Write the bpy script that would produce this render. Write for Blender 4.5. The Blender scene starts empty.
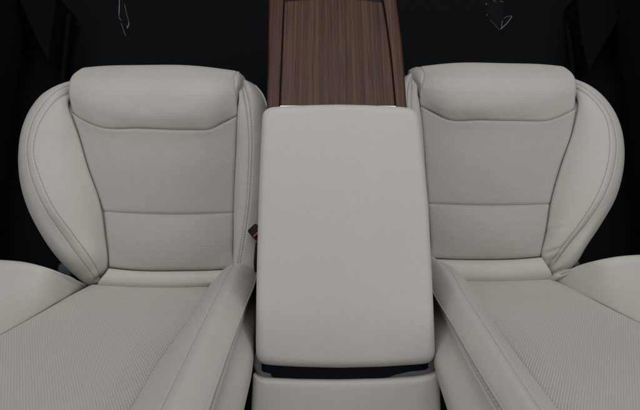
import bpy, math, random
import numpy as np
random.seed(4); rng = np.random.default_rng(7)
SC = bpy.context.scene
COL = SC.collection
PI = math.pi

# ------------------------------------------------------------------ camera
F = 464.0; CX, CY = 320.0, 205.0
TH = math.radians(10.5)            # how far the view leans forward of straight down
CAM = np.array([0.0, 0.0, 1.0])
AX = np.array([0, math.sin(TH), -math.cos(TH)])
UP = np.array([0, math.cos(TH), math.sin(TH)])
RT = np.array([1.0, 0, 0])
def ray(px, py): return AX + RT * ((px - CX) / F) - UP * ((py - CY) / F)
def at(px, py, z):                 # point at height z
    d = ray(px, py); return CAM + d * ((z - CAM[2]) / d[2])
BA = math.radians(25.0)            # backrest recline
BU = np.array([0, -math.sin(BA), math.cos(BA)]); BN = np.array([0, math.cos(BA), math.sin(BA)])
def on_back(P0, px, py, t):        # point t in front of a backrest plane through P0
    d = ray(px, py); s = (np.dot(P0, BN) + t - np.dot(CAM, BN)) / np.dot(d, BN)
    return CAM + d * s
def A3(l, dz=0.0): return np.array([at(a, b, c + dz) for a, b, c in l])
def B3(P0, l): return np.array([on_back(P0, a, b, c) for a, b, c in l])

cam = bpy.data.cameras.new('Camera'); co = bpy.data.objects.new('Camera', cam); COL.objects.link(co)
co.location = CAM; co.rotation_euler = (TH, 0, 0)
cam.sensor_width = 36; cam.lens = F / 640 * 36; cam.clip_start = 0.02; cam.clip_end = 50
SC.camera = co

# ------------------------------------------------------------------ materials
def newmat(name):
    m = bpy.data.materials.new(name); m.use_nodes = True
    nt = m.node_tree; b = nt.nodes['Principled BSDF']
    return m, nt, b
def N(nt, t, **kw):
    n = nt.nodes.new(t)
    for k, v in kw.items(): setattr(n, k, v)
    return n
def L(nt, a, b): nt.links.new(a, b)
def mth(nt, op, a, b=None, c=None):
    n = N(nt, 'ShaderNodeMath', operation=op)
    for i, v in enumerate((a, b, c)):
        if v is None: continue
        if isinstance(v, (int, float)): n.inputs[i].default_value = v
        else: L(nt, v, n.inputs[i])
    return n.outputs[0]
def ramp(nt, fac, stops):
    r = N(nt, 'ShaderNodeValToRGB'); e = r.color_ramp.elements
    while len(e) < len(stops): e.new(0.5)
    for i, (p, c) in enumerate(stops): e[i].position = p; e[i].color = (*c, 1)
    L(nt, fac, r.inputs['Fac']); return r.outputs['Color']
def mixc(nt, fac, a, b, mode='MIX'):
    n = N(nt, 'ShaderNodeMix', data_type='RGBA', blend_type=mode)
    for s, v in ((n.inputs[0], fac), (n.inputs[6], a), (n.inputs[7], b)):
        if isinstance(v, (int, float)): s.default_value = v
        elif isinstance(v, tuple): s.default_value = (*v, 1)
        else: L(nt, v, s)
    return n.outputs[2]

def leather(name, col, perf=False, rough=0.52, grain=0.12, wrk=.25):
    m, nt, b = newmat(name)
    tc = N(nt, 'ShaderNodeTexCoord'); obj = tc.outputs['Object']
    big = N(nt, 'ShaderNodeTexNoise'); big.inputs['Scale'].default_value = 5.5; big.inputs['Detail'].default_value = 4; L(nt, obj, big.inputs['Vector'])
    fine = N(nt, 'ShaderNodeTexNoise'); fine.inputs['Scale'].default_value = 160; fine.inputs['Detail'].default_value = 3; L(nt, obj, fine.inputs['Vector'])
    vor = N(nt, 'ShaderNodeTexVoronoi'); vor.inputs['Scale'].default_value = 620; L(nt, obj, vor.inputs['Vector'])
    c = mixc(nt, mth(nt, 'MULTIPLY', big.outputs['Fac'], 1.0), tuple(x * 0.93 for x in col), tuple(min(1, x * 1.07) for x in col))
    c = mixc(nt, mth(nt, 'MULTIPLY', fine.outputs['Fac'], 0.16), c, tuple(x * 0.72 for x in col))
    mo = N(nt, 'ShaderNodeTexNoise'); mo.inputs['Scale'].default_value = 38; mo.inputs['Detail'].default_value = 6; mo.inputs['Roughness'].default_value = .7; L(nt, obj, mo.inputs['Vector'])
    c = mixc(nt, mth(nt, 'MULTIPLY', mo.outputs['Fac'], 0.22), c, tuple(x * k for x, k in zip(col, (.86, .82, .82))))
    h = mth(nt, 'ADD', mth(nt, 'MULTIPLY', vor.outputs['Distance'], -0.6), mth(nt, 'MULTIPLY', fine.outputs['Fac'], 1.0))
    wr = N(nt, 'ShaderNodeTexNoise'); wr.inputs['Scale'].default_value = 14; wr.inputs['Detail'].default_value = 5; wr.inputs['Distortion'].default_value = .6; L(nt, obj, wr.inputs['Vector'])
    bw = N(nt, 'ShaderNodeBump'); bw.inputs['Strength'].default_value = wrk; bw.inputs['Distance'].default_value = 0.01; L(nt, wr.outputs['Fac'], bw.inputs['Height'])
    bp = N(nt, 'ShaderNodeBump'); bp.inputs['Strength'].default_value = grain; bp.inputs['Distance'].default_value = 0.0012; L(nt, h, bp.inputs['Height']); L(nt, bw.outputs['Normal'], bp.inputs['Normal'])
    nrm = bp.outputs['Normal']
    if perf:
        P = 0.0043; ratio, stag = perf
        sep = N(nt, 'ShaderNodeSeparateXYZ'); L(nt, tc.outputs['UV'], sep.inputs[0])
        y = mth(nt, 'DIVIDE', sep.outputs[1], P * ratio); row = mth(nt, 'FLOOR', y)
        off = mth(nt, 'MULTIPLY', mth(nt, 'FLOORED_MODULO', row, 2.0), 0.5 * stag)
        x = mth(nt, 'ADD', mth(nt, 'DIVIDE', sep.outputs[0], P), off)
        fx = mth(nt, 'SUBTRACT', mth(nt, 'FRACT', x), 0.5); fy = mth(nt, 'MULTIPLY', mth(nt, 'SUBTRACT', mth(nt, 'FRACT', y), 0.5), ratio)
        d = mth(nt, 'SQRT', mth(nt, 'ADD', mth(nt, 'MULTIPLY', fx, fx), mth(nt, 'MULTIPLY', fy, fy)))
        at_ = N(nt, 'ShaderNodeAttribute', attribute_name='perf')
        e = mth(nt, 'SUBTRACT', at_.outputs['Fac'], d)
        mask = N(nt, 'ShaderNodeMapRange'); mask.inputs[1].default_value = -0.05; mask.inputs[2].default_value = 0.06
        L(nt, e, mask.inputs[0]); mk = mask.outputs[0]
        st_ = N(nt, 'ShaderNodeMapRange'); st_.inputs[1].default_value = .12; st_.inputs[2].default_value = .36; L(nt, at_.outputs['Fac'], st_.inputs[0])
        c = mixc(nt, mth(nt, 'MULTIPLY', mk, st_.outputs[0]), c, (0.09, 0.085, 0.08))
        hb = N(nt, 'ShaderNodeBump'); hb.invert = True; hb.inputs['Strength'].default_value = 0.5; hb.inputs['Distance'].default_value = 0.0008
        L(nt, mk, hb.inputs['Height']); L(nt, nrm, hb.inputs['Normal']); nrm = hb.outputs['Normal']
    L(nt, c, b.inputs['Base Color']); L(nt, nrm, b.inputs['Normal'])
    rr = mth(nt, 'ADD', mth(nt, 'MULTIPLY', big.outputs['Fac'], 0.12), rough - 0.06); L(nt, rr, b.inputs['Roughness'])
    b.inputs['Specular IOR Level'].default_value = 0.38
    return m
def plain(name, col, rough=0.5, metal=0.0, spec=0.5, bump=0.0, scale=300, var=0.0):
    m, nt, b = newmat(name)
    b.inputs['Base Color'].default_value = (*col, 1); b.inputs['Roughness'].default_value = rough; b.inputs['Metallic'].default_value = metal
    b.inputs['Specular IOR Level'].default_value = spec
    tc = N(nt, 'ShaderNodeTexCoord'); no = N(nt, 'ShaderNodeTexNoise'); no.inputs['Scale'].default_value = scale; no.inputs['Detail'].default_value = 4
    L(nt, tc.outputs['Object'], no.inputs['Vector'])
    if var:
        L(nt, mixc(nt, no.outputs['Fac'], tuple(x * (1 - var) for x in col), tuple(x * (1 + var) for x in col)), b.inputs['Base Color'])
    if bump:
        bp = N(nt, 'ShaderNodeBump'); bp.inputs['Strength'].default_value = bump; bp.inputs['Distance'].default_value = 0.002
        L(nt, no.outputs['Fac'], bp.inputs['Height']); L(nt, bp.outputs['Normal'], b.inputs['Normal'])
    return m
def wood(name):
    m, nt, b = newmat(name)
    tc = N(nt, 'ShaderNodeTexCoord')
    mp = N(nt, 'ShaderNodeMapping'); mp.inputs['Scale'].default_value = (1, 0.0045, 0.0); L(nt, tc.outputs['Object'], mp.inputs['Vector'])
    def noise(s, d, r=0.6, dist=0.0):
        n = N(nt, 'ShaderNodeTexNoise'); n.inputs['Scale'].default_value = s; n.inputs['Detail'].default_value = d; n.inputs['Roughness'].default_value = r
        n.inputs['Distortion'].default_value = dist; L(nt, mp.outputs[0], n.inputs['Vector']); return n.outputs['Fac']
    a = noise(130, 6, .78, .0); s2 = noise(430, 3, .7); s3 = noise(26, 2)
    base = ramp(nt, a, [(0.36, (0.025, 0.0100, 0.0060)), (0.45, (0.058, 0.0250, 0.0150)), (0.54, (0.086, 0.0390, 0.0235)), (0.64, (0.130, 0.064, 0.040))])
    c = mixc(nt, mth(nt, 'MULTIPLY', s3, 0.35), base, (0.056, 0.0265, 0.0190))
    mp2 = N(nt, 'ShaderNodeMapping'); mp2.inputs['Scale'].default_value = (1, 0.012, 0.0); L(nt, tc.outputs['Object'], mp2.inputs['Vector'])
    pore = N(nt, 'ShaderNodeTexNoise'); pore.inputs['Scale'].default_value = 700; pore.inputs['Detail'].default_value = 2; L(nt, mp2.outputs[0], pore.inputs['Vector'])
    pm = N(nt, 'ShaderNodeMapRange'); pm.inputs[1].default_value = 0.53; pm.inputs[2].default_value = 0.64; L(nt, pore.outputs['Fac'], pm.inputs[0])
    c = mixc(nt, mth(nt, 'MULTIPLY', pm.outputs[0], 0.75), c, (0.020, 0.010, 0.0075))
    lf = N(nt, 'ShaderNodeMapRange'); lf.inputs[1].default_value = 0.60; lf.inputs[2].default_value = 0.72; L(nt, s2, lf.inputs[0])
    c = mixc(nt, mth(nt, 'MULTIPLY', lf.outputs[0], 0.30), c, (0.14, 0.088, 0.066))
    L(nt, c, b.inputs['Base Color']); b.inputs['Roughness'].default_value = 0.42; b.inputs['Specular IOR Level'].default_value = .16
    bp = N(nt, 'ShaderNodeBump'); bp.inputs['Strength'].default_value = 0.15; bp.inputs['Distance'].default_value = 0.0006; L(nt, pore.outputs['Fac'], bp.inputs['Height']); L(nt, bp.outputs['Normal'], b.inputs['Normal'])
    return m
LC = (0.506, 0.477, 0.435)
M = dict(
    leather=leather('cream_leather', LC), lid=leather('lid_leather', (0.508, 0.481, 0.443), rough=0.5, grain=0.16, wrk=.10), panel=leather('shaded_panel_leather', tuple(x * .80 for x in LC), (1.0, 0)), perf=leather('perforated_leather', tuple(x * 1.0 for x in LC), (.80, 1)), knit=leather('fine_perforated_leather', LC, (1.0, 0)),  # panel: leather darkened for averaged holes and the shade of the cushion hollow
    pale_thread=plain('pale_thread', (0.40, 0.385, 0.36), 0.8, spec=.2, var=.1), thread=plain('thread', (0.31, 0.29, 0.265), 0.8, spec=.2, var=.15), piping=leather('piping_leather', tuple(x * .93 for x in LC), rough=.45),
    wood=wood('dark_walnut'), black=plain('black_plastic', (0.006, 0.006, 0.0065), 0.5, spec=.15, bump=.1),
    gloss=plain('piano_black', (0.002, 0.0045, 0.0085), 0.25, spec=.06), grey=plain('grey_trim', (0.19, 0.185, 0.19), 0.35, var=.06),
    chrome=plain('satin_chrome', (0.46, 0.475, 0.52), 0.35, metal=1.0), carpet=plain('black_carpet', (0.0058, 0.0064, 0.0076), 0.95, spec=.1, bump=.9, scale=420, var=.35),
    mat=plain('mat_carpet', (0.0068, 0.0080, 0.0092), 0.95, spec=.1, bump=.9, scale=520, var=.3), trim=plain('dark_trim', (0.0028, 0.0031, 0.0038), 0.8, spec=.06, bump=.15),
    blue=plain('blue_plastic', (0.020, 0.032, 0.052), 0.35, spec=.5), red=plain('red_plastic', (0.22, 0.009, 0.011), 0.4), rail=plain('rail_steel', (0.0024, 0.0036, 0.0042), 0.9, spec=.05))
m, nt, b = newmat('clear_film'); M['film'] = m
tr = N(nt, 'ShaderNodeBsdfTransparent'); mx = N(nt, 'ShaderNodeMixShader'); mx.inputs[0].default_value = 0.004
b.inputs['Base Color'].default_value = (.5, .53, .55, 1); b.inputs['Roughness'].default_value = .08
out = nt.nodes['Material Output']; L(nt, tr.outputs[0], mx.inputs[1]); L(nt, b.outputs[0], mx.inputs[2]); L(nt, mx.outputs[0], out.inputs[0])
M['fold_glint'] = plain('film_fold_glint', (0.15, 0.165, 0.175), 0.25)  # whitish colour paints the highlights along the film's folds

# ------------------------------------------------------------------ helpers
def link(o, parent=None):
    COL.objects.link(o)
    if parent: o.parent = parent
    return o
def mesh_obj(name, verts, faces, mat, parent=None, smooth=True, uv=None, perf=None):
    me = bpy.data.meshes.new(name); me.from_pydata([tuple(map(float, v)) for v in verts], [], [tuple(int(i) for i in f) for f in faces]); me.update()
    if smooth: me.polygons.foreach_set('use_smooth', [True] * len(me.polygons))
    me.materials.append(mat)
    if uv is not None:
        ul = me.uv_layers.new(name='UVMap'); idx = np.zeros(len(me.loops), dtype=np.int32); me.loops.foreach_get('vertex_index', idx)
        ul.data.foreach_set('uv', np.asarray(uv)[idx].astype(np.float32).ravel())
    if perf is not None:
        a = me.attributes.new('perf', 'FLOAT', 'POINT'); a.data.foreach_set('value', np.asarray(perf, dtype=np.float32))
    return link(bpy.data.objects.new(name, me), parent)
def thing(name, label, cat, group=None, loc=(0, 0, 0)):
    o = bpy.data.objects.new(name, None); o.empty_display_size = .05; COL.objects.link(o); o.location = loc
    o['label'] = label; o['category'] = cat
    if group: o['group'] = group
    return o
def tag(o, label, cat, group=None):
    o['label'] = label; o['category'] = cat
    if group: o['group'] = group
    return o
def cr(P, tq, T=None):             # Catmull-Rom through rows of P at parameters tq in 0..1 (by chord length)
    P = np.asarray(P, float); n = len(P)
    if T is None:
        d = np.sqrt(((P[1:] - P[:-1]) ** 2).sum(1)) + 1e-9; T = np.concatenate([[0], np.cumsum(d)]); T = T / T[-1]
    M_ = np.zeros_like(P)
    if n > 2:
        s = (P[1:] - P[:-1]) / (T[1:] - T[:-1])[:, None]; h = T[1:] - T[:-1]
        M_[1:-1] = (s[:-1] * h[1:, None] + s[1:] * h[:-1, None]) / (h[:-1] + h[1:])[:, None]
        M_[0] = s[0] * 1.5 - M_[1] * .5; M_[-1] = s[-1] * 1.5 - M_[-2] * .5
    else: M_[:] = (P[1] - P[0]) / (T[1] - T[0])
    tq = np.clip(np.asarray(tq), 0, 1); i = np.clip(np.searchsorted(T, tq, side='right') - 1, 0, n - 2)
    h = (T[i + 1] - T[i]); t = (tq - T[i]) / h; t = t[:, None]; h = h[:, None]
    return (2*t**3 - 3*t**2 + 1) * P[i] + (t**3 - 2*t**2 + t) * h * M_[i] + (-2*t**3 + 3*t**2) * P[i + 1] + (t**3 - t**2) * h * M_[i + 1]
def samples(n, length, r0=0, r1=0, extra=(), w=.006):
    s = list(np.linspace(0, 1, n))
    for k in range(1, 14):
        q = (k / 13) ** 1.6
        if r0: s.append(min(.5, q * r0 / length))
        if r1: s.append(1 - min(.5, q * r1 / length))
    for e in extra:
        for k in range(-8, 9): s.append(min(1, max(0, e + k / 8 * w / length)))
    s = np.unique(np.round(s, 6)); keep = [0]
    for i in range(1, len(s)):
        if s[i] - s[keep[-1]] > 1e-4: keep.append(i)
    s = s[keep]; s[-1] = 1; return s
def normals(G):
    du = np.gradient(G, axis=0); dv = np.gradient(G, axis=1); n = np.cross(du, dv)
    return n / (np.linalg.norm(n, axis=2, keepdims=True) + 1e-12)
class Patch: pass
def loft(name, rails, mat, parent, n=(60, 48), dip=None, grooves=(), bulge=0.0, bpow=.7, seam_uv=None, perf=None, creases=(), thick=.006, ridges=(), sag=None):
    """rails: rows of 3-D points; u runs along a rail, v across the rails.
    dip: {'u0':(depth, radius)..} rounds an edge down; grooves: (rail index, depth, width)."""
    dip = dip or {}
    R = [np.asarray(r, float) for r in rails]
    Lu = np.mean([np.linalg.norm(r[1:] - r[:-1], axis=1).sum() for r in R])
    us = samples(n[0], Lu, dip.get('u0', (0, 0))[1], dip.get('u1', (0, 0))[1])
    rows = np.array([cr(r, us) for r in R])                     # rail, u, 3
    d = np.linalg.norm(rows[1:] - rows[:-1], axis=2).mean(1) + 1e-6
    T = np.concatenate([[0], np.cumsum(d)]); Lv = T[-1]; T = T / Lv
    vs = samples(n[1], Lv, dip.get('v0', (0, 0))[1], dip.get('v1', (0, 0))[1], [T[g[0]] for g in grooves] + [T[g[0]] for g in ridges])
    G = np.array([cr(rows[:, i], vs, T) for i in range(len(us))])   # u, v, 3
    nr = normals(G); ctr = G[len(us)//2, len(vs)//2]
    flip = np.sum(nr[len(us)//2, len(vs)//2] * (CAM - ctr)) < 0
    if flip: nr = -nr
    off = np.zeros(G.shape[:2])
    cu = np.concatenate([np.zeros((1, len(vs))), np.cumsum(np.linalg.norm(G[1:] - G[:-1], axis=2), 0)], 0)
    cv = np.concatenate([np.zeros((len(us), 1)), np.cumsum(np.linalg.norm(G[:, 1:] - G[:, :-1], axis=2), 1)], 1)
    dist = {'u0': cu, 'u1': cu[-1:] - cu, 'v0': cv, 'v1': cv[:, -1:] - cv}
    for k, (dp, r) in dip.items():
        q = 1 - np.clip(dist[k] / r, 0, 1); off -= dp * (1 - np.sqrt(np.clip(1 - q * q, 0, 1)))
    for gi, dp, w in list(grooves) + [(a, -b_, c) for a, b_, c in ridges]:
        j = np.argmin(abs(vs - T[gi])); dd = cv - cv[:, j:j+1]; off -= dp * np.exp(-(dd / w) ** 2)
    if bulge:
        U, V = np.meshgrid(us, vs, indexing='ij'); off += bulge * (np.sin(PI * U).clip(0) ** bpow) * (np.sin(PI * V).clip(0) ** bpow)
    for p0, p1, dp, w in creases:
        hz = np.array([1, 1, 0.0]); ab = (p1 - p0) * hz; t = np.clip((((G - p0) * hz) @ ab) / (ab @ ab), 0, 1); q = (G - p0) * hz - t[..., None] * ab; dd = np.linalg.norm(q, axis=2)
        fade = np.sin(PI * np.clip(t, .02, .98)) ** .6
        side = np.sign(q @ np.cross(ab, [0, 0, 1.0]))
        off -= dp * np.exp(-(dd / w) ** 2) * fade; off += .7 * dp * np.exp(-((dd - 2.2 * w) / (1.6 * w)) ** 2) * fade
    tg = {'u0': G[:1] - G[1:2], 'u1': G[-1:] - G[-2:-1], 'v0': G[:, :1] - G[:, 1:2], 'v1': G[:, -1:] - G[:, -2:-1]}
    G = G + nr * off[..., None]
    for k, (dp, r) in dip.items():                               # sewn edges run on a little under their neighbours
        q = (1 - np.clip(dist[k] / r, 0, 1)) ** 2; t = tg[k] / (np.linalg.norm(tg[k], axis=2, keepdims=True) + 1e-12); G = G + t * (.0010 * q)[..., None]
    nu, nv = len(us), len(vs)
    idx = np.arange(nu * nv).reshape(nu, nv)
    q = np.stack([idx[:-1, :-1], idx[1:, :-1], idx[1:, 1:], idx[:-1, 1:]], -1).reshape(-1, 4)
    if flip: q = q[:, ::-1]
    uv = None; pf = None
    if seam_uv is not None:
        O, e1, e2 = seam_uv; uv = np.stack([(G - O) @ e1, (G - O) @ e2], -1).reshape(-1, 2)
        U, V = np.meshgrid(us, vs, indexing='ij'); pf = perf(U, V).reshape(-1)
    o = mesh_obj(name, G.reshape(-1, 3), q, mat, parent, uv=uv, perf=pf)
    if thick:
        s = o.modifiers.new('Solidify', 'SOLIDIFY'); s.thickness = thick; s.offset = -1
    P = Patch(); P.o = o; P.G = G; P.n = nr; P.T = T; P.vs = vs; P.us = us
    P.line = lambda r: (G[:, np.argmin(abs(vs - T[r]))], nr[:, np.argmin(abs(vs - T[r]))])
    return P
def tube(name, pts, rad, mat, parent, seg=10, step=.004, caps=True):
    pts = np.asarray(pts, float); Ln = np.linalg.norm(pts[1:] - pts[:-1], axis=1).sum(); n = max(3, int(Ln / step))
    C_ = cr(pts, np.linspace(0, 1, n)); tn = np.gradient(C_, axis=0); tn /= np.linalg.norm(tn, axis=1)[:, None] + 1e-12
    a = np.cross(tn, [0.3, 0.2, 1.0]); a /= np.linalg.norm(a, axis=1)[:, None] + 1e-12; b_ = np.cross(tn, a)
    V = []; Fc = []
    for i in range(n):
        for k in range(seg): th = 2 * PI * k / seg; V.append(C_[i] + rad * (a[i] * math.cos(th) + b_[i] * math.sin(th)))
    for i in range(n - 1):
        for k in range(seg): Fc.append((i*seg+k, i*seg+(k+1) % seg, (i+1)*seg+(k+1) % seg, (i+1)*seg+k))
    if caps: Fc += [tuple(range(seg))[::-1], tuple((n-1)*seg + k for k in range(seg))]
    return mesh_obj(name, V, Fc, mat, parent)
def stitches(line, parent, pitch=.0055, ln=.0040, rad=.00065, lift=.0003, name='stitching', lo=0.02, hi=.98, mat='thread'):
    C_, Nn = line; d = np.concatenate([[0], np.cumsum(np.linalg.norm(C_[1:] - C_[:-1], axis=1))]); tot = d[-1]
    def pt(s): return np.array([np.interp(s, d, C_[:, k]) for k in range(3)]), np.array([np.interp(s, d, Nn[:, k]) for k in range(3)])
    V = []; Fc = []; s = tot * lo
    while s + ln < tot * hi:
        base = len(V); (p0, n0), (pm, nm), (p1, n1) = pt(s), pt(s + ln / 2), pt(s + ln)
        for p, nn, l_, rr in ((p0, n0, -.0006, .6), (p0 * .8 + pm * .2, n0, lift, 1), (pm, nm, lift * 1.3, 1), (p1 * .8 + pm * .2, n1, lift, 1), (p1, n1, -.0006, .6)):
            t = p1 - p0; t = t / (np.linalg.norm(t) + 1e-9); sd = np.cross(t, nn); sd /= np.linalg.norm(sd) + 1e-9; c = p + nn * l_
            for k in range(5): th = 2*PI*k/5; V.append(c + rad * rr * (sd * math.cos(th) + nn * math.sin(th)))
        for r in range(4):
            for k in range(5): Fc.append((base+r*5+k, base+r*5+(k+1) % 5, base+(r+1)*5+(k+1) % 5, base+(r+1)*5+k))
        s += pitch
    return mesh_obj(name, V, Fc, M[mat], parent)
def rings(name, outline, layers, mat, parent, close_top=True, close_bot=True, uniform=None):
    """closed outline (n,3), layers: (inset, dz) from bottom to top; inset along the in-plane normal."""
    P = np.asarray(outline, float); n = len(P); c = P.mean(0)
    t = np.roll(P, -1, 0) - np.roll(P, 1, 0); nrm = np.stack([t[:, 1], -t[:, 0], 0 * t[:, 0]], 1); nrm /= np.linalg.norm(nrm, axis=1)[:, None] + 1e-12
    if np.mean(np.sum(nrm * (P - c), 1)) < 0: nrm = -nrm
    V = []; Fc = []
    for ins, dz in layers:
        h_ = np.abs(P - c).max(0); h_[2] = 1e9; Q = c + (P - c) * (1 - ins / h_); Q[:, 2] += dz; V += list(Q)
    for k in range(len(layers) - 1):
        for i in range(n): Fc.append((k*n+i, k*n+(i+1) % n, (k+1)*n+(i+1) % n, (k+1)*n+i))
    top = (len(layers) - 1) * n; prev = top
    if close_top:
        base = np.array(V[top:top+n]); cc = base.mean(0)
        hx, hy = np.abs(base - cc).max(0)[:2]
        dome = lambda Q: (uniform or 0) * (1 - ((Q[:, 0] - cc[0]) / hx) ** 2).clip(0) * (1 - ((Q[:, 1] - cc[1]) / hy) ** 2).clip(0)
        for s in (.97, .94, .9, .85, .8, .74, .68, .6, .5, .4, .3, .2, .1):
            st = len(V); Q = cc + (base - cc) * s; Q[:, 2] += dome(Q) - dome(base).mean() * 0; V += list(Q)
            for i in range(n): Fc.append((prev+i, prev+(i+1) % n, st+(i+1) % n, st+i))
            prev = st
        V.append(cc + np.array([0, 0, uniform or 0])); e = len(V) - 1
        for i in range(n): Fc.append((prev+i, prev+(i+1) % n, e))
    if close_bot: Fc.append(tuple(range(n))[::-1])
    area = np.sum(P[:, 0] * np.roll(P[:, 1], -1) - np.roll(P[:, 0], -1) * P[:, 1])
    if area < 0: Fc = [f[::-1] for f in Fc]
    return mesh_obj(name, V, Fc, mat, parent)
def closed(pts, n=160):
    P = np.vstack([pts, pts[:1]]); d = np.concatenate([[0], np.cumsum(np.linalg.norm(P[1:] - P[:-1], axis=1))]); q = np.linspace(0, d[-1], n + 1)[:-1]
    Q = np.stack([np.interp(q, d, P[:, k]) for k in range(3)], 1)
    for _ in range(2): Q = .25 * np.roll(Q, 1, 0) + .5 * Q + .25 * np.roll(Q, -1, 0)
    return Q
def prism(name, poly, depth, mat, parent=None, bevel=0.0, smooth=False):
    P = np.asarray(poly, float); n = len(P); V = list(P) + list(P - np.array([0, 0, depth]))
    area = np.sum(P[:, 0] * np.roll(P[:, 1], -1) - np.roll(P[:, 0], -1) * P[:, 1])
    Fc = [tuple(range(n)), tuple(range(2*n-1, n-1, -1))] + [(i, i+n, (i+1) % n + n, (i+1) % n) for i in range(n)]
    if area < 0: Fc = [f[::-1] for f in Fc]
    o = mesh_obj(name, V, Fc, mat, parent, smooth=smooth)
    if bevel: bv = o.modifiers.new('Bevel', 'BEVEL'); bv.width = bevel; bv.segments = 3; bv.limit_method = 'ANGLE'
    return o
def hid(P, d=.06, inward=(0, 0, 0)):       # a rail continued out of sight, further along the view ray
    P = np.asarray(P); r = P - CAM; r /= np.linalg.norm(r, axis=1)[:, None]; return P + r * d + np.asarray(inward)
def lerp(a, b, k):
    a = np.asarray(a, float); b = np.asarray(b, float); q = np.linspace(0, 1, 9); return cr(a, q) * (1 - k) + cr(b, q) * k

EX = np.array([1.0, 0, 0]); EY = np.array([0, 1.0, 0])
SD = (.0050, .0075)                          # a sewn edge: how deep, how wide it rolls in

# ------------------------------------------------------------------ seats
def build_seat(label, S):
    dz = S['dz']; sg = S['sg']; root = thing('car_seat', label, 'car seat', 'front seats'); root.location = (0, 0, 0)
    ext = [A3(r, dz) for r in S['ext']]; ext.append(hid(ext[-1], .03, (0, -.004, 0))); ext.append(hid(ext[-1], .06, (0, -.03, 0)))
    q = {'v0': SD, 'u0': S['extd'][0], 'u1': S['extd'][1]}
    loft('thigh_support', ext, M['knit'], root, (90, 60), q, seam_uv=(np.zeros(3), EX, EY), perf=lambda U, V: .14 + 0 * U - .20 * (V > .86), ridges=[(S['crl'], .00025, .0010)])
    cap = [A3(r, dz) for r in S['cap']]; cap.append(hid(cap[-1], .05))
    loft('end_cap', cap, M['leather'], root, (30, 24), {'v0': (.003, .006)})
    ins = [A3(r, dz) for r in S['ins1']]
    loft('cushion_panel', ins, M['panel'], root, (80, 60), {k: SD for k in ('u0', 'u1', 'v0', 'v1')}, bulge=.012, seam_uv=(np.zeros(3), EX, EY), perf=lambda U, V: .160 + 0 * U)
    ins = [A3(r, dz) for r in S['ins2']]
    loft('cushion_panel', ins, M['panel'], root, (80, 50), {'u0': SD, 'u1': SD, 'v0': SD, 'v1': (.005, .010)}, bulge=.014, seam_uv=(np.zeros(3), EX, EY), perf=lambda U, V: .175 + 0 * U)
    rl = [A3(r, dz) for r in S['roll']]
    loft('rear_roll', rl, M['leather'], root, (70, 34), {'v0': (.005, .010), 'v1': (.004, .010), 'u0': (.003, .006)}, bulge=.006)
    # outer side bolster
    seam, sti, sto, outl = [A3(S[k], dz) for k in ('ob_seam', 'ob_in', 'ob_out', 'ob_line')]
    cr1 = lerp(seam, sti, .5); cr1[:, 2] += .011 * np.sin(PI * np.linspace(0, 1, 9)) ** .6
    rid = lerp(sti, sto, .5); rid[:, 2] += .0012
    mid = lerp(sto, outl, .55); mid[:, 2] += .006
    rails = [seam, cr1, lerp(sti, sti, 0), rid, lerp(sto, sto, 0), mid, outl, hid(outl, .04, (sg * .006, 0, 0)), hid(outl, .15, (sg * .03, 0, 0))]
    Pb = loft('side_bolster', rails, M['leather'], root, (110, 70), {'v0': SD, 'u1': (.006, .012)}, grooves=[(2, .0012, .0020), (4, .0012, .0020)],
              creases=[(at(a, b, c + dz), at(d, e, f + dz), g, h) for a, b, c, d, e, f, g, h in S['creases']])
    stitches(Pb.line(2), Pb.o, lo=.05, hi=.95); stitches(Pb.line(4), Pb.o, lo=.05, hi=.95)
    # inner side bolster
    seam, sti, sto, outl = [A3(S[k], dz) for k in ('ib_seam', 'ib_in', 'ib_out', 'ib_line')]
    cr1 = lerp(seam, sti, .5); cr1[:, 2] += .008
    mid = lerp(sto, outl, .5); mid[:, 2] += .008
    rails = [seam, cr1, sti, sto, mid, outl, hid(outl, .04, (-sg * .006, 0, 0)), hid(outl, .14, (-sg * .015, 0, 0))]
    Pi = loft('side_bolster', rails, M['leather'], root, (100, 60), {'v0': SD}, grooves=[(2, .0012, .0020), (3, .0012, .0020)])
    stitches(Pi.line(2), Pi.o); stitches(Pi.line(3), Pi.o)
    if 'ib_pipe' in S: tube('piping', A3(S['ib_pipe'], dz), .0022, M['piping'], Pi.o)
    cor = [A3(S[k], dz - d_) for k, d_ in (('ob_in', .03), ('ob_seam', .009), ('ib_seam', .009), ('ib_out', .03))]
    cm = lerp(cor[1], cor[2], .5); cm[:, 2] -= .045; cor[1:3] = [lerp(cor[1], cor[1], 0), lerp(cor[1], cm, .25) - [0, 0, .012], cm, lerp(cor[2], cm, .25) - [0, 0, .012], lerp(cor[2], cor[2], 0)]; cor[0] = lerp(cor[0], cor[0], 0); cor[-1] = lerp(cor[-1], cor[-1], 0)
    loft('cushion_core', cor, M['leather'], root, (30, 30), thick=.02)
    # backrest
    P0 = at(*S['P0']); b3 = lambda l: B3(P0, l)
    inn, out_ = b3(S['bk_in']), b3(S['bk_out'])
    rails = [lerp(out_, inn, k) for k in (0, .2, .4, .6, .8, 1)]
    for k, r in zip((0, .2, .4, .6, .8, 1), rails): r -= BN * (.018 * math.sin(PI * k)) * np.linspace(0, 1, 9)[:, None] ** .8
    Pk = loft('backrest_panel', rails, M['perf'], root, (110, 100), {'u0': (.004, .010), 'v0': (.002, .006), 'v1': (.003, .006)},
              seam_uv=(P0, EX, BU), perf=lambda U, V: .18 + .025 * np.clip(U * 2.5, 0, 1) + .07 * np.clip((V - .78) / .28, 0, 1) * np.clip(U * 2.2, 0, 1))
    k0, k1 = b3(S['bo_seam']), b3(S['bi_seam']); lo_ = np.array([P0 - BU * .06])
    ex = lambda r, s_: np.vstack([r[:1] - BU * .07 + EX * s_ * .03, r]) - BN * .010
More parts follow.
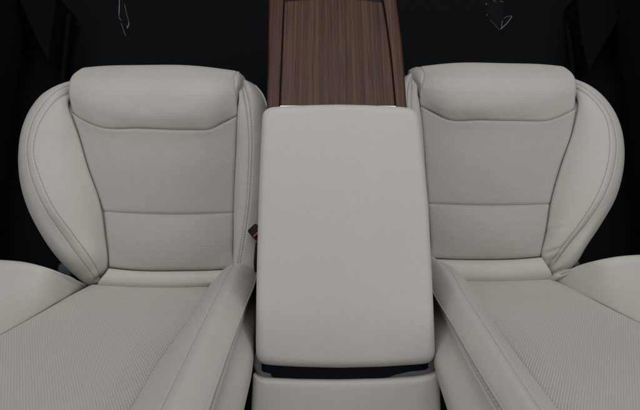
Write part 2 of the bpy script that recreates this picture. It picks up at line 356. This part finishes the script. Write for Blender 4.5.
    loft('backrest_core', [ex(k0, -sg) - EX * sg * .05, ex(k0, -sg), ex(k1, sg), ex(k1, sg) + EX * sg * .03], M['leather'], root, (30, 20), thick=.03, bulge=-.035, bpow=.6)
    # outer backrest bolster
    seam, outl = b3(S['bo_seam']), b3(S['bo_line'])
    kf = np.clip(np.linspace(0, 1, 9) * 2, 0, 1)[:, None]
    c1 = lerp(seam, outl, .35) + BN * .012 * kf; c2 = lerp(seam, outl, .75) + BN * .010 * kf
    loft('backrest_bolster', [seam, c1, c2, outl, hid(outl, .04) + np.array([0, -.012, 0]), hid(outl, .14) + np.array([0, -.06, 0])], M['leather'], root, (90, 60), {'v0': (.002, .007), 'u0': (.003, .008)})
    # inner backrest bolster with a piped edge
    seam, st, pip = b3(S['bi_seam']), b3(S['bi_st']), b3(S['bi_pipe'])
    c0 = lerp(seam, st, .5) + BN * .004; c1 = lerp(st, pip, .35) + BN * .012; c2 = lerp(st, pip, .72) + BN * .009
    Pn = loft('backrest_bolster', [seam, c0, st, c1, c2, pip], M['leather'], root, (100, 60), {'v0': SD, 'v1': (.004, .006), 'u0': (.010, .02)}, grooves=[(2, .0010, .0020)])
    stitches(Pn.line(2), Pn.o, rad=.0005, mat='pale_thread')
    side = b3(S['bi_side']); m1 = lerp(pip, side, .4); m1[:, 0] += -sg * .006
    Ps = loft('side_panel', [pip, lerp(pip, m1, .35), m1, side, hid(side, .10)], M['leather'], root, (90, 40), {'v0': (.0045, .006), 'u0': (.010, .02)}, grooves=[(1, .0015, .002)])
    tube('piping', Pn.line(5)[0] + BN * .0026, .0026, M['piping'], Pn.o)
    G, nn = Ps.G, Ps.n; j = np.argmin(abs(np.linspace(0, 1, G.shape[1]) - .09)); cd = np.linalg.norm(G[G.shape[0]//2] - G[G.shape[0]//2, 0], axis=1); j = int(np.argmin(abs(cd - .0065)))
    stitches((G[:, j], nn[:, j]), Ps.o, pitch=.0085, ln=.0064, rad=.0008, lift=.0001)
    # dark hinge cover in the corner where cushion meets backrest, and the seat's underframe
    hx, hy = S['hinge']
    c = at(hx, hy, -.055 + dz); o = prism('hinge_cover', [c + np.array(v) for v in ((-sg*.004, .012, 0), (sg*.022, .034, 0), (sg*.04, -.05, 0), (-sg*.004, -.05, 0))], .05, M['blue'], root, .006)
    x0, x1 = S['base']
    prism('underframe', [(x0, .44, -.10), (x1, .44, -.10), (x1, -.02, -.10), (x0, -.02, -.10)], .16, M['black'], root, .02)
    return root

LS = dict(dz=0.0, sg=1, P0=(150, 287, .012), hinge=(58, 270), base=(-.56, -.20), crl=2, extd=((.015, .015), (.003, .006)),
    ext=[[(70.5,112,.045),(84,121,.045),(98,127,.045),(140,128.5,.045),(190,130,.045),(211,129.2,.045),(223,123,.045),(237,116,.045)],
         [(67.6,103,.050),(84,108,.062),(150,114,.065),(220,110,.062),(237,105,.052)],
         [(66,93,.056),(84,94.5,.070),(150,94.5,.073),(220,94.5,.070),(236.6,94,.056)],
         [(66,83,.054),(84,82,.066),(150,82,.069),(220,83,.066),(235,83.5,.056)],
         [(69.5,74.5,.044),(90,73,.052),(150,72.5,.055),(215,74,.052),(234.6,77,.046)],
         [(77.5,68.4,.030),(98.7,66.3,.030),(140,65.2,.030),(192,65.7,.030),(236.8,71,.030)]],
    cap=[[(236.8,71,.030),(234.6,77,.046),(235,83.5,.056),(236.6,94,.056),(237,105,.052)],
         [(238.6,71.5,.026),(239,78,.044),(239.5,84,.050),(238.6,94,.046),(237.2,104,.044)],
         [(239.5,72.5,.020),(243.6,78.5,.026),(243.6,84.5,.030),(240.5,94,.032),(237.6,103,.036)]],
    ins1=[[(70.5,112,.045),(84,121,.045),(98,127,.045),(140,128.5,.045),(190,130,.045),(211,129.2,.045),(223,123,.045),(237,116,.045)],
          [(78,133,.038),(150,141,.034),(236.2,135,.038)],[(88,166.6,.032),(160,168,.026),(234.6,166,.032)],[(98,195,.024),(165,197,.020),(233.6,195,.024)],
          [(103.5,211.5,.020),(168,214.3,.018),(233,212.8,.020)]],
    ins2=[[(103.5,211.5,.020),(168,214.3,.018),(233,212.8,.020)],[(106,236,.013),(168,240,.012),(233,238,.013)],[(107.6,254,.008),(168,257,.008),(233,255,.008)],
          [(108.5,267,.004),(134,270,.004),(180,270.5,.004),(222,269,.004),(236,267,.004)]],
    roll=[[(108.5,267,.004),(134,270,.004),(180,270.5,.004),(222,269,.004),(240,267,.004)],[(106,272,.014),(170,276,.014),(242,273,.014)],
          [(101,278.5,.014),(170,282,.014),(244,279,.014)],[(97,287,.000),(149,290,-.002),(209,288,-.002),(246,286,-.002)]],
    ob_seam=[(75,97,.020),(69.5,104,.036),(70.5,112,.045),(77,130,.040),(88,166.6,.032),(100.6,203,.022),(106,236,.013),(108.5,262,.006),(106,276,-.008)],
    ob_in=[(78,91,.010),(66,94,.042),(51.6,103.6,.060),(39.5,122.3,.070),(33.7,140,.074),(33.2,155,.074),(38.4,174,.074),(54.9,210.5,.068),(76.8,240,.052),(94,264,.030),(103,279,-.012)],
    ob_out=[(78,83,.004),(65.5,87.3,.036),(50.5,94.5,.054),(35,115.7,.064),(28,135,.068),(26.6,152,.068),(31,177.5,.068),(45.7,210.5,.062),(66,240,.046),(87,268,.026),(100,283,-.014)],
    ob_line=[(78,79.5,-.010),(66,82.3,.012),(55,86.6,.022),(43.9,92.7,.026),(30.7,108,.030),(22,127.8,.032),(18.3,152,.034),(20,181,.034),(27.4,207,.032),(40.2,232.5,.026),(55,254.4,.016),(70,271,.006),(90,287,-.02)],
    creases=[(88,283.5,.006,104,274,.006,.004,.004)],
    ib_seam=[(236,88,.010),(238.5,98,.040),(237,110,.045),(236,140,.038),(234,180,.028),(233,213,.020),(233,240,.013),(233,276,-.002)],
    ib_in=[(236,84,.006),(242.2,88,.038),(244.5,98,.054),(246.5,112,.062),(248.6,139,.064),(247.5,180,.060),(245.6,207,.056),(241.6,236.6,.045),(236,276,.012)],
    ib_out=[(236,80,.0),(244.5,87,.038),(248.7,99,.056),(250.6,112,.064),(252,139,.066),(250.7,180,.062),(248.7,207,.058),(244.7,236.6,.047),(238,276,.014)],
    ib_line=[(237,77,-.015),(244.8,79.6,.012),(249,81.5,.020),(255.4,85.5,.026),(262.7,94,.030),(267,105,.032),(270,125,.034),(271,150,.034),(270,200,.030),(266,240,.022),(262,278,.004)],
    ib_pipe=[(255.4,85.9,.030),(262.4,94.4,.034),(266.6,105,.036),(269.6,125,.038),(270.6,150,.038)],
    bk_out=[(93,283.5,.0),(60,300.5,.0),(39,312.5,.0),(0,334,.0),(-60,367,0),(-140,412,0),(-260,480,0)], bk_in=[(211,282,.0),(187,322,.002),(158,362,.004),(130,408,.006),(102,450,.006),(60,515,.006)],
    bo_seam=[(91,287,-.024),(60,300.5,.002),(39,312.5,.002),(0,334,.002),(-60,367,.002),(-140,412,.002),(-260,480,.002)],
    bo_line=[(90,287,-.022),(80,281.8,.012),(74,279,.026),(51,269,.060),(23.4,261.9,.075),(0,259.9,.08),(-40,260,.08),(-100,266,.08),(-240,300,.08)],
    bi_seam=[(234,258.5,.020),(222,269.5,.014),(208,287,.006),(185,324,.006),(157,363,.008),(130,408,.010),(90,474,.010)],
    bi_st=[(239,257.5,.038),(230,270,.045),(221.7,285,.049),(200,328,.055),(177,375,.060),(161,408,.064),(128,480,.066)],
    bi_pipe=[(257,262,.024),(256.2,279,.031),(243.3,312.4,.038),(227.6,355,.044),(210,406,.050),(188,475,.052)],
    bi_side=[(258.5,275,-.04),(258,300,-.04),(254,330,-.022),(247.5,379,-.012),(241,407,-.012),(228,470,-.012)])

RS = dict(dz=-.045, sg=-1, P0=(500, 281.5, -.033), hinge=(580, 266), base=(.26, .62), crl=2, extd=((.003, .006), (.015, .015)),
    ext=[[(420.5,106,.045),(433,112.5,.045),(446.6,119.3,.045),(480,120.2,.045),(519,121,.045),(552,120,.045),(565,114.5,.045),(577,108.4,.045)],
         [(419.5,97,.050),(440,104,.062),(500,106,.065),(560,102,.062),(578,100,.050)],
         [(420.5,88,.056),(440,90,.070),(500,91,.073),(562,90,.070),(579,89,.056)],
         [(423,80,.056),(440,79,.066),(500,79,.069),(562,80,.066),(578.6,80,.054)],
         [(423.6,73,.046),(440,71,.052),(500,70.5,.055),(560,72,.052),(575,72.5,.044)],
         [(420.5,66.5,.030),(452,63.2,.030),(507,63.4,.030),(545,64.6,.030),(568,67,.030)]],
    cap=[[(420.5,66.5,.030),(423.6,73,.046),(423,80,.056),(420.5,88,.056),(419.5,97,.052)],
         [(418,67,.026),(418,74,.044),(418,81,.050),(418.6,89,.046),(419.3,97,.044)],
         [(417,66.8,.020),(411,71.5,.026),(411.6,78,.030),(414,86,.032),(418.8,96,.036)]],
    ins1=[[(420.5,106,.045),(433,112.5,.045),(446.6,119.3,.045),(480,120.2,.045),(519,121,.045),(552,120,.045),(565,114.5,.045),(577,108.4,.045)],
          [(423,128,.038),(500,132,.034),(573,130,.038)],[(425.5,163,.030),(495,162,.025),(561,164,.030)],[(427.5,190,.024),(490,190,.020),(553.5,190,.024)],
          [(428.5,203.5,.020),(488,205.3,.018),(550,204,.020)]],
    ins2=[[(428.5,203.5,.020),(488,205.3,.018),(550,204,.020)],[(430,228,.013),(488,231,.012),(546,231,.013)],[(431,245,.008),(488,247,.008),(543,246,.008)],
          [(430,257.5,.004),(450,258.8,.004),(488,259.3,.004),(515,258.6,.004),(541,256.3,.004)]],
    roll=[[(425,257.5,.004),(450,258.8,.004),(488,259.3,.004),(515,258.6,.004),(541,256.3,.004)],[(424,263,.014),(488,266,.014),(545,262,.014)],
          [(423,271,.014),(488,274,.014),(549.5,269,.014)],[(423,284,-.002),(463,284.6,-.002),(517,283.4,-.002),(553,279.5,.0)]],
    ob_seam=[(569,93,.020),(576,100,.036),(577,108.4,.045),(572.5,130,.040),(560.5,166,.030),(551,199.5,.022),(545.7,232,.013),(541.5,254,.006),(544,268,-.008)],
    ob_in=[(567,86,.010),(579,89.5,.042),(592,98,.060),(604,113,.070),(610,133,.074),(609.6,150,.074),(606.5,171,.074),(597,196,.068),(581.5,221.5,.052),(564,244.5,.030),(547,268,-.012)],
    ob_out=[(567,80,.004),(579.5,84.5,.036),(598,97,.056),(611,117,.065),(616.4,138,.068),(616.4,153,.068),(613.4,172,.068),(602.7,199.5,.062),(588,221.5,.046),(569.8,243.4,.026),(549,272,-.014)],
    ob_line=[(567,77,-.010),(579,80.8,.012),(588,85,.022),(597,90.6,.026),(612.7,108.4,.030),(621,127,.032),(624.6,152,.034),(622.6,174,.034),(615,199.5,.032),(602.5,221.5,.026),(588,243.4,.016),(573,266,.004),(551,281,-.02)],
    creases=[(546,231,.020,569,225,.052,.0022,.0034),(543,254.5,.01,564,247,.034,.0020,.0034),(552,277,.008,566,268,.012,.003,.004)],
    ib_seam=[(420,84,.010),(418,93,.040),(420.3,106,.045),(423,128,.038),(425.5,163,.030),(428.5,203.5,.020),(430,228,.013),(430,270,-.002)],
    ib_in=[(420,78,.006),(412,80,.038),(411.5,90,.054),(411.5,106,.062),(412.5,130,.064),(413.5,170,.060),(416,200,.056),(419,228,.045),(427,270,.012)],
    ib_out=[(419,74,.0),(410.8,78.5,.038),(407.6,90,.056),(407,106,.064),(408.5,130,.066),(410,170,.062),(412,200,.058),(415.5,228,.047),(425,270,.014)],
    ib_line=[(418,70,-.015),(410.8,72.6,.012),(407,75,.020),(402,78.5,.026),(396,88,.030),(392,100,.032),(390,120,.034),(389,150,.034),(390,200,.030),(396,235,.022),(402,272,.004)],
    bk_in=[(460,278.5,.0),(487,314,.002),(519,356,.004),(557,408,.006),(590,453,.006),(635,515,.006)], bk_out=[(548,276.5,.0),(597,300.7,.0),(640,322,.0),(700,352,0),(780,392,0),(900,450,0)],
    bo_seam=[(549,279.5,-.008),(597,300.7,.002),(640,322,.002),(700,352,.002),(780,392,.002),(900,450,.002)],
    bo_line=[(549,280.5,-.006),(558.5,275.4,.014),(578,265.8,.042),(595,260.8,.062),(613,257.2,.074),(640,254.7,.08),(690,256,.08),(760,266,.08),(880,296,.08)],
    bi_seam=[(431.5,255,.020),(449,263.7,.014),(466,280,.006),(487,312,.006),(519,357,.008),(557,408,.010),(600,466,.010)],
    bi_st=[(428,254.5,.038),(446,266,.044),(464,293,.050),(487,328,.055),(518.5,376,.060),(540,408,.064),(582,474,.066)],
    bi_pipe=[(423,262,.024),(434,295,.034),(453,326.5,.039),(476,367,.044),(501.5,408.5,.050),(540,470,.052)],
    bi_side=[(424,275,-.04),(427,300,-.04),(431,330,-.022),(440,372,-.012),(452.5,409,-.012),(474,470,-.012)])
build_seat('cream leather front seat at left, beside the red-buttoned buckle', LS)
build_seat('cream leather front seat at right, with creases in its smooth outer side bolster', RS)

# ------------------------------------------------------------------ centre console
con = thing('center_console', 'centre console with padded cream armrest and dark walnut panel between the seats', 'console')
ZL = .200
lp = [(262.5,113),(265.5,109.6),(270,107.8),(280,106.9),(310,105.6),(338,105.0),(366,105.6),(398,107.2),(408,108),(413.5,110),(417.5,113.5),(419.5,119),(423.5,160),(428,203),(432,280),(434.5,340),(434.8,354),(433.2,360),(429,363.2),(415,364.5),(380,366.7),(338,367.7),(300,366.7),(275,365.4),(262,364),(257.6,361),(256,355),(255.8,340),(256.6,280),(258.6,200),(260.6,150)]
lid = closed(np.array([at(x, y, ZL) for x, y in lp]), 260)
lay = [(.010, -.030), (.004, -.028), (.001, -.022), (0, -.012), (0, 0)] + [(.016 * (1 - math.cos(a)), .013 * math.sin(a)) for a in np.linspace(.15, PI / 2, 9)]
rings('armrest_lid', lid, lay, M['lid'], con, uniform=.004)
# trim under the lid's rear edge, black slot with a painted reflection, and rear base
tp = [(254.3,352),(253.2,362),(253.4,368),(255.5,373),(260.5,378),(300,381),(338,382),(402,379),(427,376),(433,373.5),(437,369),(437.6,362),(436,352),(345,352)]
rings('hinge_trim', closed(np.array([at(x, y, .178) for x, y in tp]), 120), [(.004, -.05), (0, -.045), (0, -.003), (.003, 0)], M['grey'], con)
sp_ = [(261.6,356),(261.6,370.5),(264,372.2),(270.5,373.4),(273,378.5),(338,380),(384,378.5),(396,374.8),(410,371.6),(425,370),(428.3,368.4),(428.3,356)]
o = prism('slot_and_reflection', [at(x, y, .1835) for x, y in sp_], .004, M['gloss'], con, .0008)  # black slot; its lower middle wedge paints a dark reflection on the trim
bp_ = [(253.2,372),(255,374.5),(258,376.4),(264,377.6),(300,379.2),(338,379.6),(380,378.6),(415,376.4),(430,374),(435.5,371.8),(438,369.3),(439.4,376),(440.2,400),(441,430),(442,470),(441,480),(436,484),(345,486),(256,484),(251,480),(250,470),(250.8,430),(251.8,400)]
rings('rear_base', closed(np.array([at(x, y, .187) for x, y in bp_]), 240), [(.012, -.2), (0, -.19), (0, 0)] + [(.012 * (1 - math.cos(a)), .010 * math.sin(a)) for a in np.linspace(.15, PI / 2, 8)], M['lid'], con, uniform=.0015)
# wood: panel and two rails, sloping down to the front
def wz(py): return .188 - (.188 - .144) * (108 - py) / 108.0
def wq(px, py, d=0): return at(px, py, wz(py) + d)
def wline(l): return np.array([wq(*p) for p in l])
pl = [wline([(280.6,114),(281.4,92),(282.8,60),(284.2,25),(285.3,1.5)]), wline([(309,114),(309.5,92),(309.9,60),(310,25),(310,-.2)]), wline([(338,114),(337,92),(336,60),(334.6,25),(333.8,-.8)]), wline([(367,114),(365,92),(362,60),(360,25),(358,-.2)]), wline([(395.2,114),(393.2,92),(389.6,55),(385.6,25),(381.8,2.3)])]
for k, r in zip((0, .5, 1, .5, 0), pl): r[:, 2] += .0015 * k
loft('wood_panel', pl, M['wood'], con, (60, 40), {k: (.0018, .0025) for k in ('u0', 'u1', 'v0', 'v1')}, thick=.012)
def rail(inn, out_):
    a, b_ = wline(inn), wline(out_); m1 = lerp(a, b_, .3); m2 = lerp(a, b_, .75); m1[:, 2] += .0008; m2[:, 2] += .0004
    dn = hid(b_, .02); dn2 = hid(b_, .07)
    loft('wood_rail', [a, m1, m2, b_, dn, dn2], M['wood'], con, (60, 30), {'v0': (.0015, .002)}, thick=.008)
rail([(278.4,118),(279.2,92),(280.6,60),(282,25),(283.2,0),(284.6,-40)], [(267.4,118),(268.2,92),(269.4,45),(270.4,0),(271,-40)])
rail([(397.6,118),(395.4,92),(391.8,55),(387.8,25),(384.1,0),(378.3,-40)], [(406.4,118),(404.6,92),(400.8,45),(395,0),(391,-40)])
# chrome strip at the foot of the panel
prism('chrome_strip', [wq(280.2,105.7,.002), wq(338,105.2,.002), wq(395.8,106.0,.002), wq(396.2,109.5,.002), wq(338,109.5,.002), wq(279.8,109.5,.002)], .004, M['chrome'], con)
# dark bed under the wood, and dark body down to the floor
bed = [wq(272,116,-.012), wq(400,116,-.012), wq(392,0,-.012), wq(389,-50,-.012), wq(274,-50,-.012), wq(273.5,0,-.012)]
prism('console_body', bed, .44, M['black'], con)
lo = np.array([at(264,112,.165), at(414,112,.165), at(429,362,.165), at(432,470,.165), at(259,470,.165), at(262,362,.165)])
prism('console_body', lo, .46, M['black'], con)

# ------------------------------------------------------------------ buckle
bc = at(258.6, 236, .06)
bk = thing('seat_belt_buckle', 'black seat belt buckle with red release button beside the armrest', 'buckle', loc=bc)
# built around its foot: housing, button, stalk
def loc_box(name, c, sx, sy, sz, mat, par, bev, rot=0.0, taper=.8):
    V = []
    for z_, k in ((-.5, 1), (.5, taper)):
        for a, b_ in ((-.5, -.5), (.5, -.5), (.5, .5), (-.5, .5)): V.append((a * sx * k, b_ * sy * k, z_ * sz))
    o = mesh_obj(name, V, [(3, 2, 1, 0), (4, 5, 6, 7)] + [(i, (i+1) % 4, (i+1) % 4 + 4, i + 4) for i in range(4)], mat, par, smooth=False)
    o.location = c; o.rotation_euler = (-.25, 0, rot); bv = o.modifiers.new('Bevel', 'BEVEL'); bv.width = bev; bv.segments = 3; return o
loc_box('buckle_housing', (.002, 0, -.02), .027, .044, .06, M['black'], bk, .004, .75, .86)
loc_box('release_button', (-.0015, .002, .0125), .018, .006, .008, M['red'], bk, .0015, .75, .9)
tube('buckle_stalk', [np.array(v) for v in ((.001, -.012, -.02), (-.001, -.035, -.022), (-.003, -.055, -.03), (-.002, -.075, -.09), (0, -.08, -.2))], .010, M['black'], bk)

# ------------------------------------------------------------------ floor, mats, doors, scraps of film
FZ = -.34
def grid_sheet(name, x0, x1, y0, y1, z, mat, nx, ny, amp, par=None):
    V = []; 
    for j in range(ny + 1):
        for i in range(nx + 1): V.append((x0 + (x1 - x0) * i / nx, y0 + (y1 - y0) * j / ny, z + amp * (rng.random() - .5)))
    return mesh_obj(name, V, [(j*(nx+1)+i, j*(nx+1)+i+1, (j+1)*(nx+1)+i+1, (j+1)*(nx+1)+i) for j in range(ny) for i in range(nx)], mat, par)
fl = grid_sheet('floor', -1.6, 1.6, -1.2, 2.0, FZ, M['carpet'], 40, 40, .004); fl['kind'] = 'structure'; fl['label'] = 'black carpeted car floor'
def wedge(name, px, z, h, mat): return prism(name, [at(a, b, z) for a, b in px], h, mat, None, .006)
tag(wedge('sill_trim', [(16,-6),(57,-6),(49.5,40),(48.5,63),(36,40)], -.20, .12, M['trim']), 'dark kick panel trim tapering beside the left footwell', 'trim')
tag(wedge('sill_trim', [(577,-6),(640,-6),(612,32),(596,60),(590,72),(582,40)], -.245, .08, M['trim']), 'dark kick panel trim tapering beside the right footwell', 'trim')
tag(tube('seat_rail', [at(69.5,14,-.24), at(66.5,40,-.24), at(63.5,75,-.24), at(60,120,-.24)], .007, M['rail'], None), 'dull blue-grey rail edge in front of the left seat', 'rail')
tag(tube('seat_rail', [at(566,25,-.27), at(569.5,45,-.27), at(572.5,75,-.27), at(578,120,-.27)], .007, M['rail'], None), 'dull blue-grey rail edge in front of the right seat', 'rail')
def door(sx, label):
    x = .93 * sx; d = thing('door_panel', label, 'door panel', loc=(x, .3, FZ))
    def slab(name, y0, y1, z0, z1, th, mat, bev):
        V = [(a, b_, c) for a in (0, sx * th) for b_ in (y0, y1) for c in (z0, z1)]
        o = mesh_obj(name, V, [(0, 1, 3, 2), (4, 6, 7, 5), (0, 4, 5, 1), (2, 3, 7, 6), (0, 2, 6, 4), (1, 5, 7, 3)], mat, d, False)
        if sx < 0: o.data.flip_normals()
        bv = o.modifiers.new('Bevel', 'BEVEL'); bv.width = bev; bv.segments = 3
    slab('lower_trim', -1.0, 1.2, .02, .40, .06, M['trim'], .02)
    slab('door_pocket', -.5, .7, .06, .22, -.05, M['black'], .02)
door(-1, 'black door trim alongside the left seat'); door(1, 'black door trim alongside the right seat')
def film(label, lines, faces, z):
    V = {}; pts = []
    def vi(p):
        if p not in V: V[p] = len(pts); pts.append(at(p[0], p[1], z + p[2]))
        return V[p]
    Fc = [tuple(vi(p) for p in f) for f in faces]
    r = mesh_obj('plastic_film', pts, Fc, M['film'], None, smooth=False); tag(r, label, 'plastic film')
    for l, rad in lines: tube('film_fold_glint', [at(a, b, z + c + .001) for a, b, c in l], rad * .9, M['fold_glint'], r, seg=6)  # pale tubes stand in for glints on folds and rolled edges
film('scrap of clear plastic film lying in the left footwell', [([(119.4,-6,.02),(119.3,6,.024),(118.9,16,.02)], .0017), ([(118.9,16.5,.02),(120.2,19.3,.018),(122,21,.014)], .0011), ([(124.6,4,.014),(126,11,.016),(128.6,21,.018)], .0009), ([(128.8,21.5,.018),(128.6,25.5,.02),(127.4,28.5,.018),(127.3,25.5,.016)], .0015), ([(121,23,.010),(123.5,30,.006),(125.6,36,.004)], .0008)],
     [((119.4,-6,.02),(119,16,.02),(122,21,.014),(124.6,4,.014)), ((124.6,4,.014),(122,21,.014),(127.4,28,.018),(129,22,.018)), ((122,21,.014),(121,23,.008),(125.6,36,.004),(127.4,28,.018)), ((119.4,-6,.02),(124.6,4,.014),(123,-8,.01))], FZ)
film('scrap of clear plastic film lying in the right footwell', [([(512,16.4,.022),(508,22,.022),(502.5,27.6,.02),(499.8,29.8,.016)], .0017), ([(511.5,16,.022),(507,16.6,.018),(504,18.4,.016)], .0009), ([(502.6,20.5,.016),(501.6,25.5,.018),(501.6,28,.018)], .0011), ([(485.6,4.8,.015),(486.8,3.6,.016)], .0020), ([(493,0,.012),(496.5,2.4,.012)], .0009), ([(500,.8,.012),(503.4,2.2,.012)], .0010), ([(486.5,15.5,.01),(487.4,14.2,.01)], .0009), ([(490,20,.008),(495,25,.006),(499,30,.01)], .0005)],
     [((512,16.4,.022),(502.5,27.6,.02),(501.6,25.5,.018),(504,18.4,.016)), ((504,18.4,.016),(501.6,25.5,.018),(490,20,.008),(486.5,15,.01)), ((486,4,.015),(486.5,15,.01),(504,18.4,.016),(503.4,2.2,.012),(493,0,.012)), ((490,20,.008),(501.6,25.5,.018),(502.5,27.6,.02),(499,30,.01))], FZ - .0)

# ------------------------------------------------------------------ light
w = bpy.data.worlds.new('World'); SC.world = w; w.use_nodes = True
w.node_tree.nodes['Background'].inputs[0].default_value = (.95, .98, 1.0, 1); w.node_tree.nodes['Background'].inputs[1].default_value = .115
def area(name, loc, target, sx, sy, energy, col):
    l = bpy.data.lights.new(name, 'AREA'); l.shape = 'RECTANGLE'; l.size = sx; l.size_y = sy; l.energy = energy; l.color = col
    o = bpy.data.objects.new(name, l); COL.objects.link(o); o.location = loc
    from mathutils import Vector
    o.rotation_euler = (Vector(target) - Vector(loc)).to_track_quat('-Z', 'Y').to_euler(); return o
area('roof_light', (0, .05, 2.1), (0, .05, 0), 1.7, 1.5, 4.9, (1, .985, .96))
area('windscreen_light', (0, 1.6, 1.65), (0, .1, .1), 2.6, .8, 21.5, (.96, .98, 1))
area('left_window_light', (-1.25, .15, 1.35), (-.1, .1, .05), 1.3, .7, 4.4, (.93, .97, 1))
area('right_window_light', (1.25, .15, 1.35), (.1, .1, .05), 1.3, .7, 6.0, (.95, .98, 1))
SC.view_settings.view_transform = 'Standard'; SC.view_settings.look = 'None'; SC.view_settings.exposure = 0; SC.view_settings.gamma = 1
